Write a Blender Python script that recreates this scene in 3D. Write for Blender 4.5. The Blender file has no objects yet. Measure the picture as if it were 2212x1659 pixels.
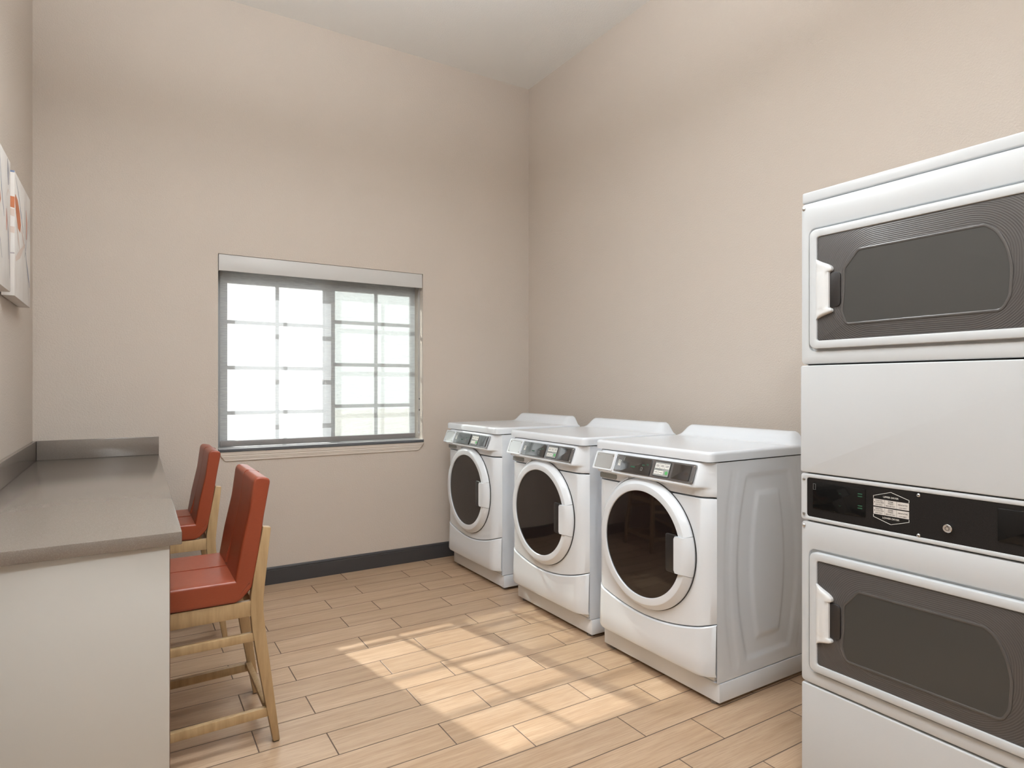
import bpy, bmesh, math, random
from mathutils import Vector, Matrix
random.seed(3)
PI = math.pi
SC = bpy.context.scene
COL = SC.collection

# ------------------------------------------------------------------ scene measures (metres)
CAM_H = 1.25
YAW = math.atan(831 / 1344.0)
YB = 4.129        # inner face of the window wall
XR = 2.707        # inner face of the washer wall
XL = -0.426       # inner face of the counter wall
YF = -2.6         # inner face of the wall behind the camera
HC = 3.598        # ceiling

# ------------------------------------------------------------------ materials
def mat(name, col, rough=0.5, metal=0.0, spec=0.5, coat=0.0):
    m = bpy.data.materials.new(name); m.use_nodes = True
    b = m.node_tree.nodes['Principled BSDF']
    b.inputs['Base Color'].default_value = (*col, 1)
    b.inputs['Roughness'].default_value = rough
    b.inputs['Metallic'].default_value = metal
    b.inputs['Specular IOR Level'].default_value = spec
    b.inputs['Coat Weight'].default_value = coat
    return m

class NT:
    """small node tree writer"""
    def __init__(self, m):
        self.t = m.node_tree; self.n = self.t.nodes; self.b = self.n['Principled BSDF']
    def new(self, kind, **kw):
        n = self.n.new(kind)
        for k, v in kw.items(): setattr(n, k, v)
        return n
    def link(self, a, b): self.t.links.new(a, b)
    def coord(self, scale=(1, 1, 1), loc=(0, 0, 0), rot=(0, 0, 0)):
        c = self.new('ShaderNodeTexCoord'); mp = self.new('ShaderNodeMapping')
        mp.inputs['Scale'].default_value = scale; mp.inputs['Location'].default_value = loc
        mp.inputs['Rotation'].default_value = rot
        self.link(c.outputs['Object'], mp.inputs['Vector']); return mp.outputs['Vector']
    def noise(self, vec, scale, detail=3, rough=0.5):
        n = self.new('ShaderNodeTexNoise')
        n.inputs['Scale'].default_value = scale; n.inputs['Detail'].default_value = detail
        n.inputs['Roughness'].default_value = rough
        self.link(vec, n.inputs['Vector']); return n.outputs['Fac']
    def ramp(self, fac, stops):
        r = self.new('ShaderNodeValToRGB'); e = r.color_ramp.elements
        while len(e) < len(stops): e.new(0.5)
        for k, (p, c) in enumerate(stops):
            e[k].position = p; e[k].color = (*c, 1) if len(c) == 3 else c
        self.link(fac, r.inputs['Fac']); return r.outputs['Color']
    def mix(self, fac, a, b, blend='MIX'):
        m = self.new('ShaderNodeMix', data_type='RGBA', blend_type=blend)
        for s, v in ((m.inputs[0], fac), (m.inputs[6], a), (m.inputs[7], b)):
            if isinstance(v, (int, float)): s.default_value = v
            elif isinstance(v, tuple): s.default_value = (*v, 1)
            else: self.link(v, s)
        return m.outputs[2]
    def math(self, op, a, b=None):
        m = self.new('ShaderNodeMath', operation=op)
        for s, v in ((m.inputs[0], a), (m.inputs[1], b)):
            if v is None: continue
            if isinstance(v, (int, float)): s.default_value = v
            else: self.link(v, s)
        return m.outputs[0]
    def vmath(self, op, a, b=None):
        m = self.new('ShaderNodeVectorMath', operation=op)
        for s, v in ((m.inputs[0], a), (m.inputs[1], b)):
            if v is None: continue
            if isinstance(v, tuple): s.default_value = v
            else: self.link(v, s)
        return m
    def bump(self, h, strength=0.2, dist=0.01, normal=None):
        b = self.new('ShaderNodeBump'); b.inputs['Strength'].default_value = strength
        b.inputs['Distance'].default_value = dist; self.link(h, b.inputs['Height'])
        if normal is not None: self.link(normal, b.inputs['Normal'])
        self.link(b.outputs['Normal'], self.b.inputs['Normal']); return b.outputs['Normal']
    def base(self, c): self.link(c, self.b.inputs['Base Color'])
    def rough(self, c): self.link(c, self.b.inputs['Roughness'])

def wall_paint(name, col):
    m = mat(name, col, 0.65, spec=0.3); t = NT(m); v = t.coord()
    n = t.noise(v, 130, 3, 0.55)
    big = t.noise(v, 1.3, 2)
    t.base(t.mix(t.math('MULTIPLY', big, 0.12), col, tuple(c * 0.93 for c in col)))
    t.bump(t.ramp(n, [(0.35, (0, 0, 0)), (0.7, (1, 1, 1))]), 0.22, 0.004)
    return m
M = {}
M['wall'] = wall_paint('beige_orange_peel_paint', (0.575, 0.512, 0.455))
M['ceiling'] = wall_paint('white_ceiling_paint', (0.83, 0.83, 0.815))

def enamel(name, col, rough):
    m = mat(name, col, rough, spec=0.5); t = NT(m)
    t.bump(t.noise(t.coord(), 900, 2), 0.03, 0.0006); return m
M['enamel'] = enamel('white_enamel', (0.75, 0.79, 0.84), 0.18)
M['plastic'] = enamel('white_plastic', (0.75, 0.79, 0.835), 0.24)
M['dryer_white'] = enamel('warm_white_powder_coat', (0.56, 0.582, 0.60), 0.33)
M['dryer_gloss'] = enamel('gloss_white_plastic', (0.72, 0.735, 0.745), 0.10)
M['gap'] = mat('shadow_gap', (0.03, 0.03, 0.03), 0.7)
M['black_gloss'] = mat('black_gloss', (0.008, 0.007, 0.007), 0.12, spec=1.0); M['black_gloss'].node_tree.nodes['Principled BSDF'].inputs['IOR'].default_value = 1.72
M['door_glass'] = mat('dark_smoked_glass', (0.012, 0.008, 0.007), 0.04, spec=0.5)
M['pocket'] = mat('black_pocket_plastic', (0.02, 0.018, 0.018), 0.35)
M['bezel'] = mat('graphite_bezel', (0.27, 0.27, 0.28), 0.24, metal=0.85)
M['steel'] = mat('brushed_steel', (0.62, 0.62, 0.62), 0.32, metal=0.9)
t = NT(M['steel']); t.bump(t.noise(t.coord((1, 30, 30)), 60, 2), 0.05, 0.001)
M['screw'] = mat('zinc_screw', (0.55, 0.54, 0.52), 0.28, metal=1.0)
M['chrome'] = mat('chrome', (0.85, 0.85, 0.85), 0.08, metal=1.0)
M['label_white'] = mat('label_white', (0.78, 0.78, 0.74), 0.5)
M['label_grey'] = mat('label_grey', (0.62, 0.59, 0.56), 0.5)
M['ink'] = mat('black_ink', (0.02, 0.02, 0.02), 0.5)
M['green'] = mat('green_print', (0.10, 0.42, 0.13), 0.4)
M['green_dim'] = mat('dim_green_print', (0.018, 0.075, 0.042), 0.4)
M['card'] = mat('grey_card', (0.33, 0.34, 0.33), 0.4)
M['slot_grey'] = mat('grey_slot', (0.27, 0.29, 0.285), 0.4)
M['rubber'] = mat('dark_rubber', (0.03, 0.028, 0.026), 0.6)
M['foot_metal'] = mat('grey_foot', (0.22, 0.20, 0.18), 0.5, metal=0.4)
M['black_display'] = mat('black_display', (0.006, 0.006, 0.006), 0.08, spec=0.3)
m = mat('black_control_plate', (0.012, 0.011, 0.011), 0.35, spec=0.25); t = NT(m)
t.base(t.ramp(t.noise(t.coord(), 900, 2), [(0.4, (0.010, 0.009, 0.009)), (0.75, (0.022, 0.020, 0.019))])); M['plate'] = m

# dryer lens: ribs follow the rounded window outline
m = mat('ribbed_grey_lens', (0.095, 0.088, 0.086), 0.34); t = NT(m)
p = t.coord()
q = t.vmath('ABSOLUTE', p).outputs[0]
d = t.vmath('SUBTRACT', q, (0.110, 1.0, 0.020)).outputs[0]
d = t.vmath('MAXIMUM', d, (0, 0, 0)).outputs[0]
L = t.vmath('LENGTH', d).outputs['Value']
s = t.math('SINE', t.math('MULTIPLY', L, 2 * PI / 0.0052))
t.bump(s, 0.25, 0.0008)
t.base(t.ramp(t.math('ADD', t.math('MULTIPLY', s, 0.5), 0.5), [(0.0, (0.058, 0.053, 0.052)), (1.0, (0.082, 0.077, 0.075))]))
M['lens'] = m
M['lens_window'] = mat('smooth_grey_lens', (0.046, 0.0455, 0.043), 0.28)
M['lens_rim'] = mat('bevelled_lens_rim', (0.078, 0.073, 0.070), 0.2)

# worktop quartz, laminate
m = mat('taupe_quartz', (0.30, 0.25, 0.21), 0.2, spec=1.0); t = NT(m); v = t.coord()
t.base(t.mix(t.ramp(t.noise(v, 420, 2), [(0.45, (0, 0, 0)), (0.75, (1, 1, 1))]), (0.175, 0.148, 0.126), (0.222, 0.192, 0.168))); M['quartz'] = m
m = mat('pale_laminate', (0.54, 0.535, 0.51), 0.45); t = NT(m)
t.bump(t.noise(t.coord(), 600, 2), 0.05, 0.0008); M['laminate'] = m
M['edge_band'] = mat('brown_edge_band', (0.16, 0.09, 0.06), 0.5)

# stool vinyl and beech
m = mat('rust_red_vinyl', (0.235, 0.042, 0.020), 0.36); t = NT(m); v = t.coord((60, 60, 900))
n = t.noise(v, 1.0, 2)
t.base(t.mix(n, (0.215, 0.036, 0.013), (0.275, 0.055, 0.022)))
t.bump(t.noise(t.coord((300, 300, 1200)), 1.0, 2), 0.12, 0.0008); M['vinyl'] = m
m = mat('pale_beech', (0.42, 0.27, 0.13), 0.38); t = NT(m); v = t.coord((38, 38, 4))
t.base(t.ramp(t.noise(v, 1.5, 4, 0.6), [(0.25, (0.33, 0.215, 0.105)), (0.6, (0.43, 0.295, 0.155)), (0.8, (0.48, 0.34, 0.19))])); M['beech'] = m
M['baseboard'] = mat('charcoal_vinyl_base', (0.042, 0.040, 0.042), 0.5)
M['trim'] = mat('painted_apron', (0.72, 0.665, 0.605), 0.4)
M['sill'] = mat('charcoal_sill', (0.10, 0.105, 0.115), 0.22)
M['sill_top'] = mat('pale_sill_laminate', (0.60, 0.61, 0.62), 0.15)  # paler top colour stands in for sunlight on the charcoal sill
M['jamb'] = mat('white_jamb_paint', (0.74, 0.71, 0.67), 0.5)
M['frame_pvc'] = mat('bronze_grey_frame', (0.34, 0.35, 0.36), 0.35)
M['cassette'] = mat('light_grey_cassette', (0.58, 0.575, 0.565), 0.4)
M['hem'] = mat('taupe_hem_bar', (0.20, 0.185, 0.18), 0.45)
M['chain'] = mat('pale_bead_chain', (0.45, 0.46, 0.48), 0.4)
M['chain_dark'] = mat('dark_chain_stop', (0.06, 0.06, 0.06), 0.5)
M['concrete'] = mat('pale_concrete', (0.50, 0.48, 0.45), 0.8)

# sheer shade: woven openness, glow and a little body
m = bpy.data.materials.new('sheer_shade_weave'); m.use_nodes = True
nt = m.node_tree; nt.nodes.clear()
out = nt.nodes.new('ShaderNodeOutputMaterial')
tr = nt.nodes.new('ShaderNodeBsdfTransparent'); tr.inputs[0].default_value = (1, 1, 0.98, 1)
tl = nt.nodes.new('ShaderNodeBsdfTranslucent'); tl.inputs[0].default_value = (0.21, 0.225, 0.24, 1)
df = nt.nodes.new('ShaderNodeBsdfDiffuse'); df.inputs[0].default_value = (0.70, 0.71, 0.71, 1)
ma = nt.nodes.new('ShaderNodeMixShader'); mb = nt.nodes.new('ShaderNodeMixShader')
tc = nt.nodes.new('ShaderNodeTexCoord'); mp = nt.nodes.new('ShaderNodeMapping'); mp.inputs['Scale'].default_value = (14, 14, 330)
nz = nt.nodes.new('ShaderNodeTexNoise'); nz.inputs['Scale'].default_value = 1.5; nz.inputs['Detail'].default_value = 3
rp = nt.nodes.new('ShaderNodeMapRange'); rp.inputs['From Min'].default_value = 0.3; rp.inputs['From Max'].default_value = 0.7
rp.inputs['To Min'].default_value = 0.22; rp.inputs['To Max'].default_value = 0.32
rt = nt.nodes.new('ShaderNodeMapRange'); rt.inputs['From Min'].default_value = 0.3; rt.inputs['From Max'].default_value = 0.7
rt.inputs['To Min'].default_value = 0.62; rt.inputs['To Max'].default_value = 0.40
L_ = nt.links.new
L_(tc.outputs['Object'], mp.inputs['Vector']); L_(mp.outputs['Vector'], nz.inputs['Vector'])
L_(nz.outputs['Fac'], rp.inputs['Value']); L_(nz.outputs['Fac'], rt.inputs['Value'])
L_(rt.outputs[0], ma.inputs[0]); L_(tl.outputs[0], ma.inputs[1]); L_(df.outputs[0], ma.inputs[2])
L_(rp.outputs[0], mb.inputs[0]); L_(ma.outputs[0], mb.inputs[1]); L_(tr.outputs[0], mb.inputs[2])
L_(mb.outputs[0], out.inputs[0]); M['sheer'] = m

def pane_glass(name, tint):
    m = bpy.data.materials.new(name); m.use_nodes = True; nt = m.node_tree; nt.nodes.clear()
    o = nt.nodes.new('ShaderNodeOutputMaterial'); a = nt.nodes.new('ShaderNodeBsdfTransparent'); a.inputs[0].default_value = (*tint, 1)
    g = nt.nodes.new('ShaderNodeBsdfGlossy'); g.inputs['Roughness'].default_value = 0.02
    f = nt.nodes.new('ShaderNodeFresnel'); f.inputs[0].default_value = 1.35
    x = nt.nodes.new('ShaderNodeMixShader')
    nt.links.new(f.outputs[0], x.inputs[0]); nt.links.new(a.outputs[0], x.inputs[1]); nt.links.new(g.outputs[0], x.inputs[2])
    nt.links.new(x.outputs[0], o.inputs[0]); return m
M['glass'] = pane_glass('clear_pane', (0.95, 0.96, 0.95))
M['glass_screen'] = pane_glass('screened_pane', (0.66, 0.68, 0.66))

# wood-look plank tile
m = mat('wood_look_plank_tile', (0.5, 0.36, 0.24), 0.42, spec=0.6); t = NT(m)
c = t.new('ShaderNodeTexCoord')
mp = t.new('ShaderNodeMapping'); mp.inputs['Location'].default_value = (-0.977, -2.1, 0)
t.link(c.outputs['Object'], mp.inputs['Vector'])
def brick(mortar, smooth):
    b = t.new('ShaderNodeTexBrick'); b.offset = 0.617; b.offset_frequency = 2; b.squash = 1
    b.inputs['Scale'].default_value = 1; b.inputs['Mortar Size'].default_value = mortar
    b.inputs['Mortar Smooth'].default_value = smooth; b.inputs['Bias'].default_value = 0
    b.inputs['Brick Width'].default_value = 0.595; b.inputs['Row Height'].default_value = 0.1555
    b.inputs['Color1'].default_value = (0, 0, 0, 1); b.inputs['Color2'].default_value = (1, 1, 1, 1)
    b.inputs['Mortar'].default_value = (0.5, 0.5, 0.5, 1)
    t.link(mp.outputs['Vector'], b.inputs['Vector']); return b
br = brick(0.0022, 0.1); br2 = brick(0.004, 1.0)
sh = t.vmath('SCALE', br.outputs['Color']); sh.inputs['Scale'].default_value = 37.0
pv = t.vmath('ADD', mp.outputs['Vector'], sh.outputs[0]).outputs[0]
mp2 = t.new('ShaderNodeMapping'); mp2.inputs['Scale'].default_value = (2.2, 26, 1); t.link(pv, mp2.inputs['Vector'])
g1 = t.noise(mp2.outputs['Vector'], 1.0, 6, 0.62)
mp3 = t.new('ShaderNodeMapping'); mp3.inputs['Scale'].default_value = (9, 190, 1); t.link(pv, mp3.inputs['Vector'])
g2 = t.noise(mp3.outputs['Vector'], 1.0, 3, 0.6)
mp4 = t.new('ShaderNodeMapping'); mp4.inputs['Scale'].default_value = (3.0, 9, 1); t.link(pv, mp4.inputs['Vector'])
g3 = t.noise(mp4.outputs['Vector'], 1.0, 3, 0.5)
grain = t.ramp(g1, [(0.22, (0.31, 0.19, 0.108)), (0.42, (0.435, 0.294, 0.184)), (0.60, (0.515, 0.368, 0.247)), (0.8, (0.575, 0.43, 0.305))])
grain = t.mix(t.ramp(g2, [(0.36, (0.55, 0.55, 0.55)), (0.56, (0, 0, 0))]), grain, (0.31, 0.19, 0.11))
grain = t.mix(t.math('MULTIPLY', g3, 0.32), grain, (0.585, 0.435, 0.31))
tone = t.mix(br.outputs['Color'], (0.90, 0.89, 0.88), (1.06, 1.06, 1.06))
grain = t.mix(1.0, grain, tone, 'MULTIPLY')
t.base(t.mix(br.outputs['Fac'], grain, (0.11, 0.072, 0.05)))
t.rough(t.math('ADD', t.math('MULTIPLY', br.outputs['Fac'], 0.4), t.math('ADD', t.math('MULTIPLY', g2, 0.14), 0.25)))
hgt = t.math('ADD', t.math('MULTIPLY', br2.outputs['Fac'], -1.0), t.math('MULTIPLY', g2, 0.16))
t.bump(hgt, 0.55, 0.0018)
M['planks'] = m

# ------------------------------------------------------------------ mesh building
class MB:
    """collects closed pieces in one bmesh; build() links them as ONE mesh object"""
    def __init__(self): self.bm = bmesh.new(); self.X = Matrix.Identity(4); self.mi = 0
    def take(self, bm, smooth=True):
        bmesh.ops.recalc_face_normals(bm, faces=bm.faces)
        me = bpy.data.meshes.new('tmp')
        for f in bm.faces: f.material_index = self.mi; f.smooth = smooth
        bm.transform(self.X); bm.to_mesh(me); bm.free()
        self.bm.from_mesh(me); bpy.data.meshes.remove(me); return self
    def box(self, x0, x1, y0, y1, z0, z1, bev=0.0, seg=2):
        bm = bmesh.new(); bmesh.ops.create_cube(bm, size=1)
        for v in bm.verts:
            v.co = Vector(((x0 + x1) / 2 + v.co.x * (x1 - x0), (y0 + y1) / 2 + v.co.y * (y1 - y0), (z0 + z1) / 2 + v.co.z * (z1 - z0)))
        if bev: bmesh.ops.bevel(bm, geom=bm.edges[:], offset=bev, segments=seg, affect='EDGES', profile=0.5)
        return self.take(bm)
    def loops(self, loops, cap0=True, cap1=True, closed=True):
        bm = bmesh.new(); vs = [[bm.verts.new(p) for p in l] for l in loops]; n = len(loops[0])
        for a, b in zip(vs, vs[1:]):
            for i in range(n if closed else n - 1):
                j = (i + 1) % n
                try: bm.faces.new((a[i], a[j], b[j], b[i]))
                except ValueError: pass
        if cap0: bm.faces.new(vs[0])
        if cap1: bm.faces.new(list(reversed(vs[-1])))
        return self.take(bm)
    def plate(self, pts, y0, y1, bev=0.0):
        """outline (x, z), front at y0, back at y1; bev rounds the front rim"""
        ls = []
        if bev:
            for k in range(4):
                a = k / 3 * PI / 2
                ls.append([Vector((p[0], y0 + bev * (1 - math.sin(a)), p[1])) for p in inset(pts, bev * (1 - math.cos(a)))])
            ls.reverse()
            ls = [[Vector((p[0], y0 + bev * (1 - math.sin(a)), p[1])) for p in inset(pts, bev * (1 - math.cos(a)))] for a in (PI / 2, PI / 3, PI / 6, 0)]
            # front rim: inset at the front face, full outline one bevel behind it
        else:
            ls = [[Vector((p[0], y0, p[1])) for p in pts]]
        ls.append([Vector((p[0], y1, p[1])) for p in pts])
        return self.loops(ls)
    def ring(self, outer, inner, y0, y1, bev=0.0):
        """flat ring between two outlines with the same number of points"""
        def L(pts, y): return [Vector((p[0], y, p[1])) for p in pts]
        ls = [L(outer, y1)]
        if bev:
            ls += [L(outer, y0 + bev), L(inset(outer, bev * 0.3), y0 + bev * 0.3), L(inset(outer, bev), y0),
                   L(inset(inner, -bev), y0), L(inset(inner, -bev * 0.3), y0 + bev * 0.3), L(inner, y0 + bev)]
        else: ls += [L(outer, y0), L(inner, y0)]
        ls += [L(inner, y1), L(outer, y1)]
        bm = bmesh.new(); vs = [[bm.verts.new(p) for p in l] for l in ls]; n = len(outer)
        for a, b in zip(vs, vs[1:]):
            for i in range(n): bm.faces.new((a[i], a[(i + 1) % n], b[(i + 1) % n], b[i]))
        bmesh.ops.remove_doubles(bm, verts=bm.verts, dist=1e-6)
        return self.take(bm)
    def lathe(self, prof, cx, cz, n=96, a0=0.0, a1=2 * PI, sx=1.0):
        """profile (r, y) turned round an axis along y through (cx, cz)"""
        full = abs(a1 - a0 - 2 * PI) < 1e-6
        k = n if full else n + 1
        ls = []
        for i in range(k):
            a = a0 + (a1 - a0) * i / n
            ls.append([Vector((cx + r * sx * math.cos(a), y, cz + r * math.sin(a))) for r, y in prof])
        bm = bmesh.new(); vs = [[bm.verts.new(p) for p in l] for l in ls]; m_ = len(prof)
        for i in range(k if full else k - 1):
            a, b = vs[i], vs[(i + 1) % k]
            for j in range(m_ - 1): bm.faces.new((a[j], a[j + 1], b[j + 1], b[j]))
        bmesh.ops.remove_doubles(bm, verts=bm.verts, dist=1e-6)
        if not full:
            pass
        return self.take(bm)
    def cyl(self, p0, p1, r0, r1=None, n=20):
        r1 = r0 if r1 is None else r1; p0, p1 = Vector(p0), Vector(p1); d = (p1 - p0).normalized()
        u = d.orthogonal().normalized(); w = d.cross(u)
        return self.loops([[p + (u * math.cos(2 * PI * i / n) + w * math.sin(2 * PI * i / n)) * r for i in range(n)] for p, r in ((p0, r0), (p1, r1))])
    def grid(self, P):
        """open sheet through a 2D array of points"""
        bm = bmesh.new(); vs = [[bm.verts.new(p) for p in row] for row in P]
        for a, b in zip(vs, vs[1:]):
            for i in range(len(a) - 1): bm.faces.new((a[i], a[i + 1], b[i + 1], b[i]))
        for f in bm.faces: f.material_index = self.mi; f.smooth = True
        me = bpy.data.meshes.new('tmp'); bm.transform(self.X); bm.to_mesh(me); bm.free()
        self.bm.from_mesh(me); bpy.data.meshes.remove(me); return self
    def extr(self, poly, axis, a, b, bev=0.0, seg=2):
        """closed polygon of (p, q) swept along an axis: 'x' takes (y, z), 'z' takes (x, y)"""
        def P(p, w): return Vector((w, p[0], p[1])) if axis == 'x' else (Vector((p[0], w, p[1])) if axis == 'y' else Vector((p[0], p[1], w)))
        bm = bmesh.new(); A = [bm.verts.new(P(p, a)) for p in poly]; B = [bm.verts.new(P(p, b)) for p in poly]; n = len(poly)
        for i in range(n): bm.faces.new((A[i], A[(i + 1) % n], B[(i + 1) % n], B[i]))
        bm.faces.new(A); bm.faces.new(list(reversed(B)))
        bmesh.ops.recalc_face_normals(bm, faces=bm.faces)
        if bev:
            es = [e for e in bm.edges if len(e.link_faces) == 2 and e.calc_face_angle(0) > 0.6]
            bmesh.ops.bevel(bm, geom=es, offset=bev, segments=seg, affect='EDGES', profile=0.5)
        return self.take(bm)
    def text(self, s, x, z, y, size, align='CENTER', bold=0.0):
        cu = bpy.data.curves.new('t', 'FONT'); cu.body = s; cu.size = size; cu.align_x = align; cu.align_y = 'CENTER'; cu.offset = bold
        ob = bpy.data.objects.new('t', cu); COL.objects.link(ob)
        dg = bpy.context.evaluated_depsgraph_get(); me = bpy.data.meshes.new_from_object(ob.evaluated_get(dg))
        bm = bmesh.new(); bm.from_mesh(me); bpy.data.meshes.remove(me); bpy.data.objects.remove(ob); bpy.data.curves.remove(cu)
        bm.transform(Matrix.Translation((x, y, z)) @ Matrix.Rotation(PI / 2, 4, 'X'))
        for f in bm.faces: f.material_index = self.mi
        me = bpy.data.meshes.new('tmp'); bm.transform(self.X); bm.to_mesh(me); bm.free()
        self.bm.from_mesh(me); bpy.data.meshes.remove(me); return self
    def build(self, name, mats, parent=None, angle=35, label=None):
        me = bpy.data.meshes.new(name)
        ca = math.radians(angle)
        self.bm.normal_update()
        for e in self.bm.edges:
            if len(e.link_faces) == 2 and e.calc_face_angle(0) > ca: e.smooth = False
        self.bm.to_mesh(me); self.bm.free()
        for k in (mats if isinstance(mats, (list, tuple)) else [mats]): me.materials.append(k if not isinstance(k, str) else M[k])
        o = bpy.data.objects.new(name, me); COL.objects.link(o)
        if parent is not None: o.parent = parent
        if label: o['label'] = label
        return o

def inset(pts, d):
    """move each outline point inward by d (outline counter-clockwise)"""
    if abs(d) < 1e-9: return [tuple(p) for p in pts]
    n = len(pts); out = []
    for i in range(n):
        p, a, b = Vector(pts[i][:2]), Vector(pts[i - 1][:2]), Vector(pts[(i + 1) % n][:2])
        u, w = (p - a), (b - p)
        if u.length < 1e-9 or w.length < 1e-9: out.append(tuple(p)); continue
        u.normalize(); w.normalize()
        n1, n2 = Vector((-u.y, u.x)), Vector((-w.y, w.x)); m_ = n1 + n2
        if m_.length < 1e-6: out.append(tuple(p)); continue
        m_.normalize(); out.append(tuple(p + m_ * (d / max(0.35, m_.dot(n1)))))
    return out
def rrect(x0, x1, z0, z1, r, n=6):
    rs = r if isinstance(r, (list, tuple)) else [r] * 4            # corners: bottom +x, top +x, top -x, bottom -x
    pts = []
    for (cx, cz, sx, sz, a0, rr) in ((x1, z0, -1, 1, -PI / 2, rs[0]), (x1, z1, -1, -1, 0, rs[1]), (x0, z1, 1, -1, PI / 2, rs[2]), (x0, z0, 1, 1, PI, rs[3])):
        for i in range(n + 1):
            a = a0 + PI / 2 * i / n
            pts.append((cx + sx * rr + rr * math.cos(a), cz + sz * rr + rr * math.sin(a)))
    return pts
def round_poly(pts, r, n=5):
    """counter-clockwise polygon with rounded corners"""
    out = []; N = len(pts)
    for i in range(N):
        p, a, b = Vector(pts[i][:2]), Vector(pts[i - 1][:2]), Vector(pts[(i + 1) % N][:2])
        rr = pts[i][2] if len(pts[i]) > 2 else r
        u, w = (a - p).normalized(), (b - p).normalized()
        ang = u.angle(w); tl_ = min(rr / math.tan(ang / 2), (a - p).length * 0.49, (b - p).length * 0.49)
        p0, p1 = p + u * tl_, p + w * tl_
        for k in range(n + 1):
            s_ = k / n; q = p0 * (1 - s_) ** 2 + p * 2 * s_ * (1 - s_) + p1 * s_ ** 2
            if not out or (q - Vector(out[-1])).length > 4e-4: out.append(tuple(q))
    if (Vector(out[0]) - Vector(out[-1])).length < 4e-4: out.pop()
    return out
def sstep(x, a, b):
    s_ = min(1.0, max(0.0, (x - a) / (b - a))); return s_ * s_ * (3 - 2 * s_)
def thing(name, label, cat, loc=(0, 0, 0), rz=0.0, group=None):
    o = bpy.data.objects.new(name, None); COL.objects.link(o); o.location = loc; o.rotation_euler = (0, 0, rz)
    o.empty_display_size = 0.1; return tag(o, label, cat, group)
def tag(o, label, cat, group=None):
    o['label'] = label; o['category'] = cat
    if group: o['group'] = group
    return o
def struct(o): o['kind'] = 'structure'; return o
def copy_tree(o, parent=None):
    c = o.copy(); COL.objects.link(c)
    if parent is not None: c.parent = parent
    for ch in list(o.children): copy_tree(ch, c)
    return c

# ------------------------------------------------------------------ the room
T = 0.25
OX0, OX1, OZ0, OZ1 = 0.466, 1.803, 0.846, 2.049          # window opening
b = MB(); b.box(XL - T, XR + T, YF - T, YB + T, -0.12, 0); struct(b.build('floor', 'planks'))
b = MB(); b.box(XL - T, XR + T, YF - T, YB + T, HC, HC + 0.15); struct(b.build('ceiling', 'ceiling'))
def holed_wall(name, y0, y1, ox0, ox1, oz0, oz1, mt):
    b = MB()
    O = [(XL - T, 0), (XR + T, 0), (XR + T, HC), (XL - T, HC)]; I = [(ox0, oz0), (ox1, oz0), (ox1, oz1), (ox0, oz1)]
    b.ring(O, I, y0, y1); return struct(b.build(name, mt))
holed_wall('wall_back', YB, YB + T, OX0, OX1, OZ0, OZ1, 'wall')
b = MB(); b.box(XR, XR + T, YF, YB, 0, HC); struct(b.build('wall_right', 'wall'))
b = MB(); b.box(XL - T, XL, YF, YB, 0, HC); struct(b.build('wall_left', 'wall'))
b = MB(); b.box(XL - T, XR + T, YF - T, YF, 0, HC); struct(b.build('wall_front', 'wall'))

def base_profile(s):                                      # (depth, height), reeded cap line
    return [(0, 0), (s * .012, 0), (s * .012, .088), (s * .0095, .090), (s * .0105, .093), (s * .0105, .100), (s * .006, .107), (0, .108)]
b = MB(); b.extr([(YB - d, z) for d, z in base_profile(1)], 'x', 0.12, XR - 0.013); struct(b.build('baseboard_back', 'baseboard'))
b = MB(); b.extr([(XR - d, z) for d, z in base_profile(1)], 'y', YF + .001, YB - 0.0005); struct(b.build('baseboard_right', 'baseboard'))
b = MB(); b.extr([(XL + d, z) for d, z in base_profile(1)], 'y', YF + .001, YB - 0.0005); struct(b.build('baseboard_left', 'baseboard'))

# window_1: frame, two sliding sashes with muntins, panes
w = bpy.data.objects.new('window_1', None); COL.objects.link(w); w.location = (OX0, YB + .19, OZ0); struct(w)
def wp(b, name, mt): 
    o = b.build(name, mt); o.parent = w; o.matrix_parent_inverse = Matrix.Translation(w.location).inverted(); return o
GY = YB + 0.19
b = MB()
b.box(OX0 + .001, 0.506, GY - .035, GY + .045, OZ0 + .001, OZ1 - .001, .002)
b.box(1.792, OX1 - .001, GY - .035, GY + .045, OZ0 + .001, OZ1 - .001, .002)
b.box(0.506, 1.792, GY - .035, GY + .045, 1.955, OZ1 - .001, .002)
b.box(0.506, 1.792, GY - .035, GY + .045, OZ0 + .001, 0.872, .002)
wp(b, 'window_frame', 'frame_pvc')
def sash(x0, x1, z0, z1, y, ml, mr, mt_, mb_, xm, zs, gname):
    b = MB()
    O = [(x0, z0), (x1, z0), (x1, z1), (x0, z1)]; I = [(x0 + ml, z0 + mb_), (x1 - mr, z0 + mb_), (x1 - mr, z1 - mt_), (x0 + ml, z1 - mt_)]
    b.ring(O, I, y - .016, y + .016, .002)
    b.box(xm - .0115, xm + .0115, y - .006, y + .006, z0 + mb_ * .9, z1 - mt_ * .9, .002)
    for z in zs: b.box(x0 + ml * .9, x1 - mr * .9, y - .0055, y + .0055, z - .0122, z + .0122, .002)
    s_ = wp(b, 'sash', 'frame_pvc')
    b = MB(); b.box(x0 + ml * .8, x1 - mr * .8, y - .002, y + .002, z0 + mb_ * .8, z1 - mt_ * .8)
    o = b.build('pane', gname); o.parent = s_
    return s_
sash(0.507, 1.171, 0.873, 1.953, GY + .018, .035, .024, .048, .028, 0.847, (1.658, 1.365, 1.0745), 'glass')
sash(1.153, 1.791, 0.873, 1.953, GY - .017, .064, .012, .048, .028, 1.5135, (1.690, 1.396, 1.1075), 'glass_screen')
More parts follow.
